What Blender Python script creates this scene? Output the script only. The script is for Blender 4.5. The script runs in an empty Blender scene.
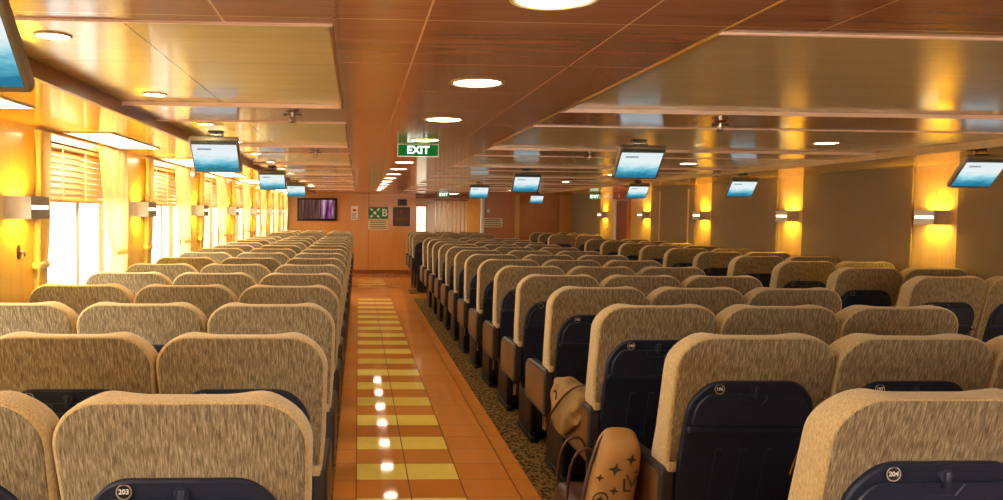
import bpy, bmesh, math, random
from math import sin, cos, pi, radians
from mathutils import Vector, Matrix
random.seed(4)
C = bpy.context.scene.collection
scn = bpy.context.scene

# ------------------------------------------------------------------ camera
F, YAW, PIT, ROL, CX, CY, HC = 808.0, .0464, .0464, .0102, 395.6, 250.6, 1.591
def ray(u, v):
    c, s = cos(-ROL), sin(-ROL); u, v = u*c - v*s, u*s + v*c
    X, Y, Z = u, 1.0, -v
    c, s = cos(PIT), sin(PIT); Y, Z = Y*c + Z*s, -Y*s + Z*c
    c, s = cos(YAW), sin(YAW); X, Y = X*c + Y*s, -X*s + Y*c
    return Vector((X, Y, Z))
fw = ray(0, 0); rt = ray(1, 0) - fw; up = fw - ray(0, 1)
cam = bpy.data.cameras.new('camera'); camo = bpy.data.objects.new('camera', cam); C.objects.link(camo)
cam.sensor_width = 36; cam.sensor_fit = 'HORIZONTAL'; cam.lens = F/1003*36
cam.shift_x = (501.5-CX)/1003; cam.shift_y = (CY-250)/1003
cam.clip_start = .05; cam.clip_end = 200
M = Matrix.Identity(4)
for i in range(3):
    M[i][0] = rt[i]; M[i][1] = up[i]; M[i][2] = -fw[i]
M[2][3] = HC
camo.matrix_world = M
scn.camera = camo

# ------------------------------------------------------------------ node helpers
def srgb(r, g, b):
    f = lambda c: (c/255/12.92 if c/255 <= .04045 else ((c/255+.055)/1.055)**2.4)
    return (f(r), f(g), f(b), 1)
class NT:
    def __init__(s, name):
        s.m = bpy.data.materials.new(name); s.m.use_nodes = True
        s.t = s.m.node_tree; s.t.nodes.clear()
        s.out = s.n('ShaderNodeOutputMaterial')
    def n(s, typ, **kw):
        x = s.t.nodes.new(typ)
        for k, v in kw.items(): setattr(x, k, v)
        return x
    def l(s, a, b): s.t.links.new(a, b)
    def setin(s, node, key, v):
        if hasattr(v, 'is_output'): s.l(v, node.inputs[key])
        else: node.inputs[key].default_value = v
    def math(s, op, a, b=None, c=None):
        x = s.n('ShaderNodeMath', operation=op); s.setin(x, 0, a)
        if b is not None: s.setin(x, 1, b)
        if c is not None: s.setin(x, 2, c)
        return x.outputs[0]
    def coord(s, kind='Object'):
        return s.n('ShaderNodeTexCoord').outputs[kind]
    def mapping(s, vec, scale=(1, 1, 1), loc=(0, 0, 0), rot=(0, 0, 0)):
        x = s.n('ShaderNodeMapping'); s.l(vec, x.inputs[0])
        x.inputs['Scale'].default_value = scale; x.inputs['Location'].default_value = loc; x.inputs['Rotation'].default_value = rot
        return x.outputs[0]
    def noise(s, vec, scale=5, detail=3, rough=.5):
        x = s.n('ShaderNodeTexNoise'); s.l(vec, x.inputs['Vector'])
        x.inputs['Scale'].default_value = scale; x.inputs['Detail'].default_value = detail; x.inputs['Roughness'].default_value = rough
        return x.outputs[0]
    def ramp(s, fac, stops):
        x = s.n('ShaderNodeValToRGB'); s.l(fac, x.inputs[0]); e = x.color_ramp.elements
        while len(e) < len(stops): e.new(.5)
        for i, (p, c) in enumerate(stops): e[i].position = p; e[i].color = c
        return x.outputs[0]
    def mix(s, fac, a, b):
        x = s.n('ShaderNodeMix', data_type='RGBA'); s.setin(x, 0, fac); s.setin(x, 6, a); s.setin(x, 7, b)
        return x.outputs[2]
    def xyz(s, vec):
        x = s.n('ShaderNodeSeparateXYZ'); s.l(vec, x.inputs[0]); return x.outputs
    def line(s, v, phase, period, width):      # 1 on a thin line every period
        a = s.math('SUBTRACT', v, phase-width/2); a = s.math('DIVIDE', a, period); a = s.math('FRACT', a)
        return s.math('LESS_THAN', a, width/period)
    def bsdf(s, color, rough=.5, spec=.5, metal=0., coat=0., bump=None, bstr=.2, bdist=.01, **kw):
        b = s.n('ShaderNodeBsdfPrincipled')
        s.setin(b, 'Base Color', color); s.setin(b, 'Roughness', rough)
        b.inputs['Specular IOR Level'].default_value = spec; b.inputs['Metallic'].default_value = metal
        b.inputs['Coat Weight'].default_value = coat; b.inputs['Coat Roughness'].default_value = .08
        for k, v in kw.items(): s.setin(b, k, v)
        if bump is not None:
            x = s.n('ShaderNodeBump'); x.inputs['Strength'].default_value = bstr; x.inputs['Distance'].default_value = bdist
            s.l(bump, x.inputs['Height']); s.l(x.outputs[0], b.inputs['Normal'])
        s.l(b.outputs[0], s.out.inputs[0]); return b
def plain(name, col, rough=.5, spec=.5, metal=0., coat=0.):
    t = NT(name); n = t.noise(t.coord(), 9, 3)
    c = t.mix(t.math('MULTIPLY', n, .22), col, (col[0]*.7, col[1]*.7, col[2]*.7, 1))
    t.bsdf(c, rough, spec, metal, coat); return t.m
def emit(name, col, strength):
    t = NT(name); e = t.n('ShaderNodeEmission'); e.inputs[0].default_value = col; e.inputs[1].default_value = strength
    t.l(e.outputs[0], t.out.inputs[0]); return t.m

# ------------------------------------------------------------------ materials
def wood(name, dark, light, rough=.2, coat=.3, axis='Y', seams=None, seamcol=None, scale=1.0, spec=.5, bstr=.02):
    t = NT(name); co = t.coord('Object')
    sc = {'Y': (14, 1.1, 14), 'Z': (14, 14, 1.1), 'X': (1.1, 14, 14)}[axis]
    n1 = t.noise(t.mapping(co, tuple(v*scale for v in sc)), 1.0, 5, .6)
    n2 = t.noise(t.mapping(co, tuple(v*scale*4 for v in sc)), 1.0, 3, .6)
    n = t.math('ADD', t.math('MULTIPLY', n1, .7), t.math('MULTIPLY', n2, .3))
    col = t.ramp(n, [(.3, dark), (.7, light)])
    if seams:
        o = t.xyz(co); m = None
        for ax, ph, pe, w in seams:
            k = t.line(o[ax], ph, pe, w); m = k if m is None else t.math('MAXIMUM', m, k)
        col = t.mix(m, col, seamcol)
    nb = t.noise(t.mapping(co, (3, 3, 3)), 4, 3, .5)
    t.bsdf(col, rough, spec, coat=coat, bump=nb, bstr=bstr, bdist=.02)
    return t.m
m_ceil = wood('red_brown_ceiling_laminate', srgb(158, 98, 64), srgb(184, 122, 86), .17, .3, 'X', [(0, .172, .53, .006), (1, 2.11, .61, .005)], srgb(238, 180, 126))
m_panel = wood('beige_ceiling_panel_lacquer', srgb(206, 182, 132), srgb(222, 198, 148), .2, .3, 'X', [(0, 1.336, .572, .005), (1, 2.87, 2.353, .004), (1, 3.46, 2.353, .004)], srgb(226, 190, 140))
m_panel_left = wood('yellow_lit_ceiling_panel_lacquer', srgb(214, 180, 106), srgb(230, 196, 120), .2, .3, 'X', [(0, -.651, 20, .008), (1, 2.87, 2.353, .004), (1, 3.46, 2.353, .004)], srgb(150, 108, 56))  # right-hand lacquer again, with the left's yellow light put into its colour
m_trim = plain('pale_pink_gold_trim', srgb(246, 206, 172), .35, .5, .0, .2)
m_fascia = wood('dark_brown_fascia', srgb(122, 68, 30), srgb(150, 88, 42), .35, .1, 'Y')
m_soffit = wood('glossy_maple_soffit', srgb(214, 160, 76), srgb(232, 180, 92), .12, .5, 'Y')
m_maple = wood('maple_wall_laminate', srgb(196, 150, 78), srgb(216, 170, 94), .3, .25, 'Z')
m_orange = wood('orange_wood_bulkhead', srgb(202, 134, 62), srgb(216, 148, 76), .3, .25, 'Z', [(0, .265, 40, .012)], srgb(140, 76, 30))
m_orange2 = wood('red_orange_wood_bulkhead', srgb(174, 100, 46), srgb(192, 114, 56), .3, .25, 'Z')
m_base = wood('brown_baseboard_wood', srgb(120, 66, 30), srgb(150, 84, 38), .35, .2, 'X')
m_doorred = wood('dark_red_door_wood', srgb(120, 56, 28), srgb(146, 72, 36), .35, .2, 'Z')
m_fabwall = None
def fabric_wall():
    t = NT('brown_wall_fabric'); co = t.coord()
    n = t.noise(t.mapping(co, (60, 60, 60)), 3, 3, .7); n2 = t.noise(co, 2.5, 2)
    c = t.ramp(n, [(.3, srgb(126, 102, 70)), (.7, srgb(154, 126, 88))])
    c = t.mix(t.math('MULTIPLY', n2, .3), c, srgb(118, 92, 60))
    t.bsdf(c, .9, .2, bump=n, bstr=.15, bdist=.004); return t.m
m_fabwall = fabric_wall()
def floor_mat():
    t = NT('glazed_orange_and_yellow_tiles'); co = t.coord(); o = t.xyz(co)
    T = .3096
    ix = t.math('FLOOR', t.math('DIVIDE', o[0], T)); y0 = 4.753
    fy = t.math('DIVIDE', t.math('SUBTRACT', o[1], y0), T); iy = t.math('FLOOR', fy)
    even = t.math('LESS_THAN', t.math('ABSOLUTE', t.math('MODULO', t.math('ADD', iy, 1000), 2.0)), .5)
    inx = t.math('MULTIPLY', t.math('GREATER_THAN', o[0], 0.0), t.math('LESS_THAN', o[0], 2*T))
    gap = t.math('MULTIPLY', t.math('GREATER_THAN', o[1], 15.1), t.math('LESS_THAN', o[1], 17.2))
    end = t.math('LESS_THAN', o[1], 19.2)
    yel = t.math('MULTIPLY', t.math('MULTIPLY', even, inx), t.math('MULTIPLY', t.math('SUBTRACT', 1.0, gap), end))
    cmb = t.n('ShaderNodeCombineXYZ'); t.l(ix, cmb.inputs[0]); t.l(iy, cmb.inputs[1])
    wn = t.n('ShaderNodeTexWhiteNoise', noise_dimensions='3D'); t.l(cmb.outputs[0], wn.inputs[0])
    big = t.noise(t.mapping(co, (7, 7, 7)), 1.5, 4, .6)
    og = t.mix(wn.outputs[0], srgb(204, 128, 56), srgb(212, 138, 64))
    ye = t.mix(wn.outputs[0], srgb(250, 222, 100), srgb(252, 228, 116))
    c = t.mix(yel, og, ye)
    c = t.mix(t.math('MULTIPLY', big, .3), c, srgb(176, 100, 36))
    g = t.math('MAXIMUM', t.line(o[0], 0, T, .007), t.line(o[1], y0, T, .005))
    c = t.mix(g, c, srgb(96, 54, 24))
    rough = t.math('ADD', t.math('MULTIPLY', g, .4), t.math('ADD', .03, t.math('MULTIPLY', big, .03)))
    h = t.math('SUBTRACT', t.math('MULTIPLY', big, .3), g)
    t.bsdf(c, rough, .045, bump=h, bstr=.05, bdist=.004); return t.m
m_floor = floor_mat()
def carpet_mat():
    t = NT('dark_speckled_carpet'); co = t.coord()
    v = t.n('ShaderNodeTexVoronoi'); t.l(t.mapping(co, (1, .6, 1)), v.inputs['Vector']); v.inputs['Scale'].default_value = 42
    n = t.noise(co, 60, 2)
    f = t.math('ADD', v.outputs[0], t.math('MULTIPLY', n, .5))
    c = t.ramp(f, [(.45, srgb(40, 28, 14)), (.62, srgb(72, 52, 24)), (.85, srgb(124, 94, 46))])
    t.bsdf(c, .95, .1, bump=n, bstr=.4, bdist=.01); return t.m
m_carpet = carpet_mat()
def tweed(name, a, b, c, sc=(150, 40, 26), bs=.35):
    t = NT(name); co = t.coord()
    n = t.noise(t.mapping(co, sc), 1.0, 3, .65)
    n2 = t.noise(co, 6, 2)
    col = t.ramp(n, [(.3, a), (.5, b), (.72, c)])
    rnd = t.n('ShaderNodeObjectInfo').outputs['Random']
    col = t.mix(t.math('ADD', t.math('MULTIPLY', n2, .15), t.math('MULTIPLY', rnd, .12)), col, a)
    t.bsdf(col, .92, .15, bump=n, bstr=bs, bdist=.004, **{'Sheen Weight': .25}); return t.m
m_tweed = tweed('streaked_brown_tweed', srgb(88, 74, 54), srgb(142, 122, 92), srgb(196, 176, 142), (300, 4, 34))
m_tan = tweed('lit_tan_headrest_fabric', srgb(166, 138, 94), srgb(192, 164, 116), srgb(218, 192, 144), (190, 190, 70), .25)  # much the tweed's cloth, lightened where aisle light falls on sides and top
m_piping = plain('dark_piping', srgb(70, 54, 36), .8, .2)
m_navy = None
def navy():
    t = NT('navy_moulded_plastic'); co = t.coord(); n = t.noise(co, 300, 2)
    n2 = t.noise(co, 7, 3)
    c = t.mix(n2, srgb(30, 36, 56), srgb(42, 48, 70))
    t.bsdf(c, .42, .4, bump=n, bstr=.08, bdist=.001); return t.m
m_navy = navy()
m_navy2 = plain('navy_tray_plastic', srgb(42, 48, 70), .34, .45)
m_dark = plain('dark_grey_plastic', srgb(52, 46, 46), .4, .45)
m_brownleather = None
def leather(name, a, b, rough=.5):
    t = NT(name); co = t.coord(); n = t.noise(co, 90, 3); n2 = t.noise(co, 8, 2)
    t.bsdf(t.mix(n2, a, b), rough, .4, bump=n, bstr=.15, bdist=.002); return t.m
m_brownleather = leather('brown_armrest_vinyl', srgb(92, 60, 30), srgb(122, 82, 42))
m_black = plain('black_plastic', srgb(14, 14, 16), .4, .5)
m_steel = plain('black_steel', srgb(24, 22, 22), .45, .5)
m_chrome = plain('chrome', srgb(200, 190, 176), .2, .5, 1.0)
m_alu = plain('brushed_aluminium', srgb(196, 184, 164), .35, .5, .7)
m_gold = plain('dull_gold_bezel', srgb(214, 186, 128), .35, .5, .4)
m_white = plain('white_paint', srgb(236, 230, 216), .5)
m_whitetxt = plain('white_lettering', srgb(235, 235, 230), .5)
m_tvcase = plain('champagne_grey_casing', srgb(136, 120, 92), .4, .5, .2)
m_tvback = plain('dark_television_bezel', srgb(34, 30, 28), .4)
m_strip = plain('grey_green_bezel_strip', srgb(84, 92, 84), .35)
# lamps
WARM = (1.0, .80, .50, 1)
m_lamp = emit('downlight_lens_glow', (1.0, .90, .70, 1), 38)
m_lamp2 = emit('small_downlight_glow', (1.0, .88, .66, 1), 34)
m_slot = emit('sconce_slot_glow', (1.0, .86, .50, 1), 6)
m_sconce = emit('sconce_lamp_glow', (1.0, .74, .07, 1), 75)
m_soffitlamp = emit('soffit_panel_glow', (1.0, .84, .50, 1), 11)
m_exitwhite = emit('lit_white_lettering', (.95, 1, .85, 1), 1.1)
m_exitgreen = emit('lit_green_sign', srgb(20, 110, 40), .55)
m_green = plain('green_sign_paint', srgb(36, 120, 40), .4)
m_cream = plain('cream_paper', srgb(222, 200, 150), .7)
m_red = plain('red_sign_enamel', srgb(176, 50, 24), .45)
m_plaque = plain('dark_bronze_plaque', srgb(82, 56, 40), .4, .5)
m_curt = None
def curtain_mat():
    t = NT('cream_curtain_cloth'); co = t.coord(); o = t.xyz(co)
    n = t.noise(t.mapping(co, (40, 40, 6)), 1, 2)
    c = t.mix(n, srgb(252, 240, 196), srgb(244, 226, 168))
    d = t.n('ShaderNodeBsdfDiffuse'); t.l(c, d.inputs[0])
    r = t.n('ShaderNodeBsdfTranslucent'); t.l(c, r.inputs[0])
    mx = t.n('ShaderNodeMixShader'); mx.inputs[0].default_value = .5; t.l(d.outputs[0], mx.inputs[1]); t.l(r.outputs[0], mx.inputs[2])
    t.l(mx.outputs[0], t.out.inputs[0]); return t.m
m_curt = curtain_mat()
def sheer_mat():
    t = NT('white_sheer_voile'); co = t.coord()
    n = t.noise(t.mapping(co, (30, 30, 2)), 1, 2)
    tr = t.n('ShaderNodeBsdfTransparent'); r = t.n('ShaderNodeBsdfTranslucent'); r.inputs[0].default_value = (.95, .9, .78, 1)
    mx = t.n('ShaderNodeMixShader'); t.l(t.math('ADD', .45, t.math('MULTIPLY', n, .3)), mx.inputs[0])
    t.l(tr.outputs[0], mx.inputs[1]); t.l(r.outputs[0], mx.inputs[2]); t.l(mx.outputs[0], t.out.inputs[0]); return t.m
m_sheer = sheer_mat()
def glass_mat(col=(.97, .98, .97, 1)):
    t = NT('window_glass'); co = t.coord(); n = t.noise(co, 3, 2)
    tr = t.n('ShaderNodeBsdfTransparent'); tr.inputs[0].default_value = col
    g = t.n('ShaderNodeBsdfGlossy'); g.inputs['Roughness'].default_value = .03
    fr = t.n('ShaderNodeFresnel'); fr.inputs[0].default_value = 1.45
    mx = t.n('ShaderNodeMixShader'); t.l(t.math('MULTIPLY', fr.outputs[0], t.math('ADD', .8, t.math('MULTIPLY', n, .1))), mx.inputs[0])
    t.l(tr.outputs[0], mx.inputs[1]); t.l(g.outputs[0], mx.inputs[2]); t.l(mx.outputs[0], t.out.inputs[0]); return t.m
m_glass = glass_mat()
m_glass2 = glass_mat((.38, .35, .3, 1))
m_slat = wood('golden_wooden_blind_slat', srgb(178, 122, 48), srgb(204, 148, 66), .4, .2, 'Y')
def screen_mat():
    # what the sets are showing: pale sky over a turquoise sea, with a small dark title line
    t = NT('lit_sea_picture'); co = t.coord(); o = t.xyz(co)
    n = t.noise(t.mapping(co, (9, 1, 34)), 1, 4, .6)
    h = t.math('ADD', t.math('MULTIPLY', t.math('ADD', o[2], .1), 5.0), t.math('MULTIPLY', t.math('SUBTRACT', n, .5), .55))
    c = t.ramp(h, [(.04, srgb(30, 116, 146)), (.22, srgb(90, 172, 194)), (.4, srgb(170, 214, 224)), (.56, srgb(222, 230, 230)), (.95, srgb(212, 224, 228))])
    box = t.math('MULTIPLY', t.math('MULTIPLY', t.math('GREATER_THAN', o[0], -.105), t.math('LESS_THAN', o[0], -.02)),
                 t.math('MULTIPLY', t.math('GREATER_THAN', o[2], .052), t.math('LESS_THAN', o[2], .064)))
    nn = t.noise(t.mapping(co, (160, 1, 160)), 1, 2)
    c = t.mix(t.math('MULTIPLY', box, t.math('MULTIPLY', nn, 1.4)), c, srgb(30, 60, 74))
    e = t.n('ShaderNodeEmission'); t.l(c, e.inputs[0]); e.inputs[1].default_value = .7
    g = t.n('ShaderNodeBsdfGlossy'); g.inputs[0].default_value = (.04, .04, .04, 1); g.inputs['Roughness'].default_value = .2
    a = t.n('ShaderNodeAddShader'); t.l(e.outputs[0], a.inputs[0]); t.l(g.outputs[0], a.inputs[1]); t.l(a.outputs[0], t.out.inputs[0]); return t.m
m_screen = screen_mat()
def walltv_mat():  # curtain reflection on the glass, painted as glowing stripes
    t = NT('wall_screen_reflection'); co = t.coord(); o = t.xyz(co)
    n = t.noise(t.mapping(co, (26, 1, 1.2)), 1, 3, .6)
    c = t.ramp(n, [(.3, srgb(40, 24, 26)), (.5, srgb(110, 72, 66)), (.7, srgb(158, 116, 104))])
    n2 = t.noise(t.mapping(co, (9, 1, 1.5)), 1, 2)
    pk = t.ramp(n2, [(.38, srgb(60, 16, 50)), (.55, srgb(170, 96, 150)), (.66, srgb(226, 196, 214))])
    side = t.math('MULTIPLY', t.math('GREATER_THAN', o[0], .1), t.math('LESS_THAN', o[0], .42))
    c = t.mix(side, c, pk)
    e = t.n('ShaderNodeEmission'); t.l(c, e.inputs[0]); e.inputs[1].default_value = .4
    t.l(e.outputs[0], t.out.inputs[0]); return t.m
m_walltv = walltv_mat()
m_bagcream = leather('cream_canvas', srgb(138, 106, 62), srgb(162, 126, 76), .8)
m_bagtan = leather('tan_coated_canvas', srgb(158, 112, 56), srgb(172, 124, 64), .6)
m_bagbrown = leather('dark_brown_leather', srgb(64, 36, 28), srgb(88, 52, 40), .4)
m_mark = plain('dark_brown_print', srgb(58, 34, 18), .6)

# ------------------------------------------------------------------ mesh helpers
def link(name, me, parent=None):
    o = bpy.data.objects.new(name, me); C.objects.link(o)
    if parent: o.parent = parent
    return o
def obj(name, bm, mat, parent=None, smooth=None, loc=None, rot=None):
    me = bpy.data.meshes.new(name); bmesh.ops.recalc_face_normals(bm, faces=bm.faces); bm.to_mesh(me); bm.free()
    me.materials.append(mat)
    if smooth is not None:
        me.polygons.foreach_set('use_smooth', [True]*len(me.polygons))
        me.set_sharp_from_angle(angle=radians(smooth))
    o = link(name, me, parent)
    if loc: o.location = loc
    if rot: o.rotation_euler = rot
    return o
def box(bm, x0, x1, y0, y1, z0, z1, bev=0, seg=2):
    r = bmesh.ops.create_cube(bm, size=1)
    vs = r['verts']
    for v in vs:
        v.co = Vector(((x0+x1)/2 + v.co.x*(x1-x0), (y0+y1)/2 + v.co.y*(y1-y0), (z0+z1)/2 + v.co.z*(z1-z0)))
    if bev:
        es = list({e for v in vs for e in v.link_edges})
        bmesh.ops.bevel(bm, geom=es, offset=bev, segments=seg, affect='EDGES', profile=.5, clamp_overlap=True)
    return bm
def B(*a, **k): return box(bmesh.new(), *a, **k)
def cyl(bm, p, q, r, r2=None, n=16):
    p, q = Vector(p), Vector(q); d = q-p
    mat = Matrix.Translation((p+q)/2) @ d.to_track_quat('Z', 'Y').to_matrix().to_4x4()
    bmesh.ops.create_cone(bm, cap_ends=True, segments=n, radius1=r, radius2=r if r2 is None else r2, depth=d.length, matrix=mat)
    return bm
def lathe(bm, prof, c=(0, 0, 0), n=28):
    rings = []
    for r, z in prof:
        rings.append([bm.verts.new((c[0]+r*cos(2*pi*i/n), c[1]+r*sin(2*pi*i/n), c[2]+z)) for i in range(n)])
    for a, b in zip(rings, rings[1:]):
        for i in range(n): bm.faces.new((a[i], a[(i+1) % n], b[(i+1) % n], b[i]))
    bm.faces.new(rings[0][::-1]); bm.faces.new(rings[-1])
    return bm
def tube(bm, pts, r, n=8):
    pts = [Vector(p) for p in pts]; rings = []
    for i, p in enumerate(pts):
        d = (pts[min(i+1, len(pts)-1)]-pts[max(i-1, 0)]).normalized(); q = d.to_track_quat('Z', 'Y')
        rings.append([bm.verts.new(p + q @ Vector((r*cos(2*pi*k/n), r*sin(2*pi*k/n), 0))) for k in range(n)])
    for a, b in zip(rings, rings[1:]):
        for i in range(n): bm.faces.new((a[i], a[(i+1) % n], b[(i+1) % n], b[i]))
    bm.faces.new(rings[0][::-1]); bm.faces.new(rings[-1]); return bm
def loft(bm, rings, cap=True):
    R = [[bm.verts.new(p) for p in r] for r in rings]; n = len(R[0])
    for a, b in zip(R, R[1:]):
        for i in range(n): bm.faces.new((a[i], a[(i+1) % n], b[(i+1) % n], b[i]))
    if cap: bm.faces.new(R[0][::-1]); bm.faces.new(R[-1])
    return bm
_txt = {}
def text_bm(s, size, depth=.001, spacing=1.0, font_off=0.0):
    cu = bpy.data.curves.new('t', 'FONT'); cu.body = s; cu.size = size; cu.align_x = 'CENTER'; cu.align_y = 'CENTER'
    cu.extrude = depth; cu.offset = font_off; cu.space_character = spacing; cu.resolution_u = 3
    o = bpy.data.objects.new('t', cu); C.objects.link(o)
    dg = bpy.context.evaluated_depsgraph_get(); me = bpy.data.meshes.new_from_object(o.evaluated_get(dg))
    bm = bmesh.new(); bm.from_mesh(me); bpy.data.objects.remove(o); bpy.data.curves.remove(cu); bpy.data.meshes.remove(me)
    bmesh.ops.transform(bm, matrix=Matrix.Rotation(pi/2, 4, 'X'), verts=bm.verts)   # stands up, reads from -Y
    return bm
def tag(o, label, cat, group=None):
    o['label'] = label; o['category'] = cat
    if group: o['group'] = group
    return o
def thing(name, label, cat, loc=(0, 0, 0), group=None, rotz=0):
    o = link(name, None); o.location = loc; o.rotation_euler = (0, 0, rotz); o.empty_display_size = .1
    return tag(o, label, cat, group)
def struct(o, label=None):
    o['kind'] = 'structure'
    if label: o['label'] = label
    return o
def copy_tree(o, parent=None):
    c = o.copy(); C.objects.link(c)
    if parent: c.parent = parent
    for ch in o.children: copy_tree(ch, c)
    return c
ORD = ['first', 'second', 'third', 'fourth', 'fifth', 'sixth', 'seventh', 'eighth', 'ninth', 'tenth', 'eleventh', 'twelfth', 'thirteenth', 'fourteenth', 'fifteenth', 'sixteenth', 'seventeenth', 'eighteenth', 'nineteenth', 'twentieth']

# ------------------------------------------------------------------ room shell
XL, XR, YF, YB, H, HP, HS = -1.83, 5.0, -3.6, 21.13, 2.09, 2.108, 2.06
YB2, XO0, XO1 = 18.72, 1.485, 2.93     # the right-hand bulkhead stands nearer; between them a passage opens
P = 2.353
YLOB = 24.6
bm = B(XL-.3, XR+.3, YF, YLOB, -.1, 0); struct(obj('floor', bm, m_floor))
def carpets():
    for (x0, x1, y0, y1) in ((XL, -.13, YF, 15.0), (1.035, 2.78, YF, 14.95), (1.035, 2.74, 15.9, 16.75), (3.85, XR, YF, 14.6), (3.85, XR, 15.6, YB2), (XL, -.13, 15.9, 19)):
        bm = B(x0, x1, y0, y1, .0005, .008, bev=.003); struct(obj('floor_carpet', bm, m_carpet))
carpets()
# ceiling: reddish base with recessed bays
XA, XB, XCc, XD = -1.12, -.072, .978, 4.1
bays = []
k = -3
while 2.172+P*k < YB2-1.2:
    bays.append((2.172+P*k, 3.909+P*k)); k += 1
bays = [(max(a, YF), b) for a, b in bays if b > YF]
def ceil():
    bm = bmesh.new()
    box(bm, XB, XCc, YF, YB2, H, H+.12)
    for x0, x1 in ((XA, XB), (XCc, XD)):
        edges = [YF] + [v for b in bays for v in b] + [YB2]
        for i in range(0, len(edges)-1, 2):
            if edges[i+1]-edges[i] > .01: box(bm, x0, x1, edges[i], edges[i+1], H, H+.12)
    box(bm, XL-.3, XR+.3, YB2, YLOB+.2, H, H+.12)
    return bm
struct(obj('ceiling', ceil(), m_ceil))
for i, (a, b) in enumerate(bays):
    for x0, x1 in ((XA, XB), (XCc, XD)):
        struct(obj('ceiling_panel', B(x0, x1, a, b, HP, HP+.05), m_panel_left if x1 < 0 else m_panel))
        bm = B(x0, x1, b-.012, b-.0005, H-.003, HP-.001)      # far edge strip
        box(bm, x0, x1, a+.0005, a+.012, H-.006, HP-.001)
        struct(obj('trim_bay', bm, m_trim))
    bm = B(XCc+.0005, XCc+.008, a+.014, b-.014, H-.003, HP-.001)
    struct(obj('trim_bay', bm, m_soffit))
    bm = B(XB-.012, XB-.0005, a+.014, b-.014, H-.004, HP-.001)
    struct(obj('trim_bay', bm, m_fascia))
bm = B(XCc-.007, XCc-.001, YF, YB2, H-.002, H-.0003); struct(obj('trim_strip', bm, m_soffit))
bm = B(XB+.001, XB+.012, YF, YB2, H-.003, H-.0003); struct(obj('trim_strip', bm, m_ceil))
# soffits over the walls
struct(obj('ceiling_soffit', B(XL-.25, XA-.02, YF, YB, HS, H+.12), m_soffit))
struct(obj('trim_fascia', B(XA-.02, XA, YF, YB, HS-.014, H+.12), m_fascia))
struct(obj('ceiling_soffit', B(XD+.015, XR+.25, YF, YB2, HS, H+.12), m_soffit))
struct(obj('trim_fascia', B(XD, XD+.015, YF, YB2, HS-.004, H+.12), m_maple))

# left wall: maple piers between the windows
NW = range(-3, 7)
def wall_left():
    bm = bmesh.new()
    ys = [YF]
    for k in NW: ys += [4.78+P*k, 6.43+P*k]
    ys = [y for y in ys]; ys.append(YB)
    # piers
    box(bm, XL-.2, XL, max(YF, ys[0]) if ys[1] > YF else ys[0], ys[1], 0, HS) if ys[1] > YF else None
    for i in range(2, len(ys)-1, 2):
        a, b = ys[i], ys[i+1]
        if b <= YF: continue
        box(bm, XL-.2, XL, max(a, YF), b, 0, HS)
    for k in NW:
        a, b = max(4.78+P*k, YF), 6.43+P*k
        if b <= YF: continue
        box(bm, XL-.2, XL, a, b, 0, .78); box(bm, XL-.2, XL, a, b, 2.0, HS)
    return bm
struct(obj('wall_left', wall_left(), m_maple))
wi = 0
for k in NW:
    a, b = 4.78+P*k, 6.43+P*k
    if a < YF: continue
    wi += 1
    w = struct(link('window_%d' % wi, None)); w.location = (XL-.1, (a+b)/2, .78)
    hw = (b-a)/2
    bm = bmesh.new()
    for (y0, y1, z0, z1) in ((-hw, -hw+.05, 0, 1.22), (hw-.05, hw, 0, 1.22), (-hw+.05, hw-.05, 0, .05), (-hw+.05, hw-.05, 1.17, 1.22), (-.03, .03, .05, 1.17)):
        box(bm, -.04, .02, y0, y1, z0, z1, bev=.004)
    obj('window_frame', bm, m_white, w)
    obj('window_pane', B(-.016, -.01, -hw+.05, hw-.05, .05, 1.17), m_glass, w)
    obj('window_sill', B(.022, .135, -hw+.002, hw-.002, .001, .02, bev=.004), m_maple, w)
# right wall: maple piers and brown fabric bays
struct(obj('wall_right', B(XR, XR+.2, YF, YB2, 0, HS), m_maple))
for k in range(-5, 6):
    a, b = 6.79+P*k+.275, 6.79+P*(k+1)-.275
    if b < YF: continue
    a = max(a, YF)
    if k == 3: a = a
    if k == 4: b = b
    if k == 3:   # the door stands in this bay
        continue
    if k == 4: b = YB2-.02
    struct(obj('wall_right_fabric', B(XR-.022, XR-.0005, a, b, .1, HS-.002, bev=.008), m_fabwall))
    if k == 2:
        bm = B(XR-.034, XR-.0225, 13.13, 13.17, .15, 2.0, bev=.003); box(bm, XR-.034, XR-.0225, 11.98, 12.02, .15, 2.0, bev=.003)
        struct(obj('trim_fabric_strip', bm, m_maple))
bm = B(XR-.03, XR-.0005, 6.79+P*3+.275, 14.6, .0, 2.04)
struct(obj('baseboard_right', B(XR-.035, XR-.0225, YF, 14.5, .009, .1), m_base))
bm.free()
d = struct(link('door_1', None)); d.location = (XR, 15.06, 0)
obj('door_leaf', B(-.028, -.002, -.33, .33, .01, 1.87, bev=.004), m_doorred, d)
bm = B(-.05, -.001, .34, .43, 0, 1.95, bev=.004); obj('door_jamb', bm, m_white, d)
bm = B(-.05, -.001, -.42, -.34, 0, 1.95, bev=.004); obj('door_jamb', bm, m_orange2, d)
obj('door_head', B(-.05, -.001, -.34, .34, 1.88, 1.95, bev=.004), m_orange2, d)
bm = bmesh.new(); cyl(bm, (-.07, -.25, 1.0), (-.029, -.25, 1.0), .012); cyl(bm, (-.07, -.25, 1.0), (-.07, -.15, 1.0), .009); obj('door_handle', bm, m_chrome, d, 40)

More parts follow.
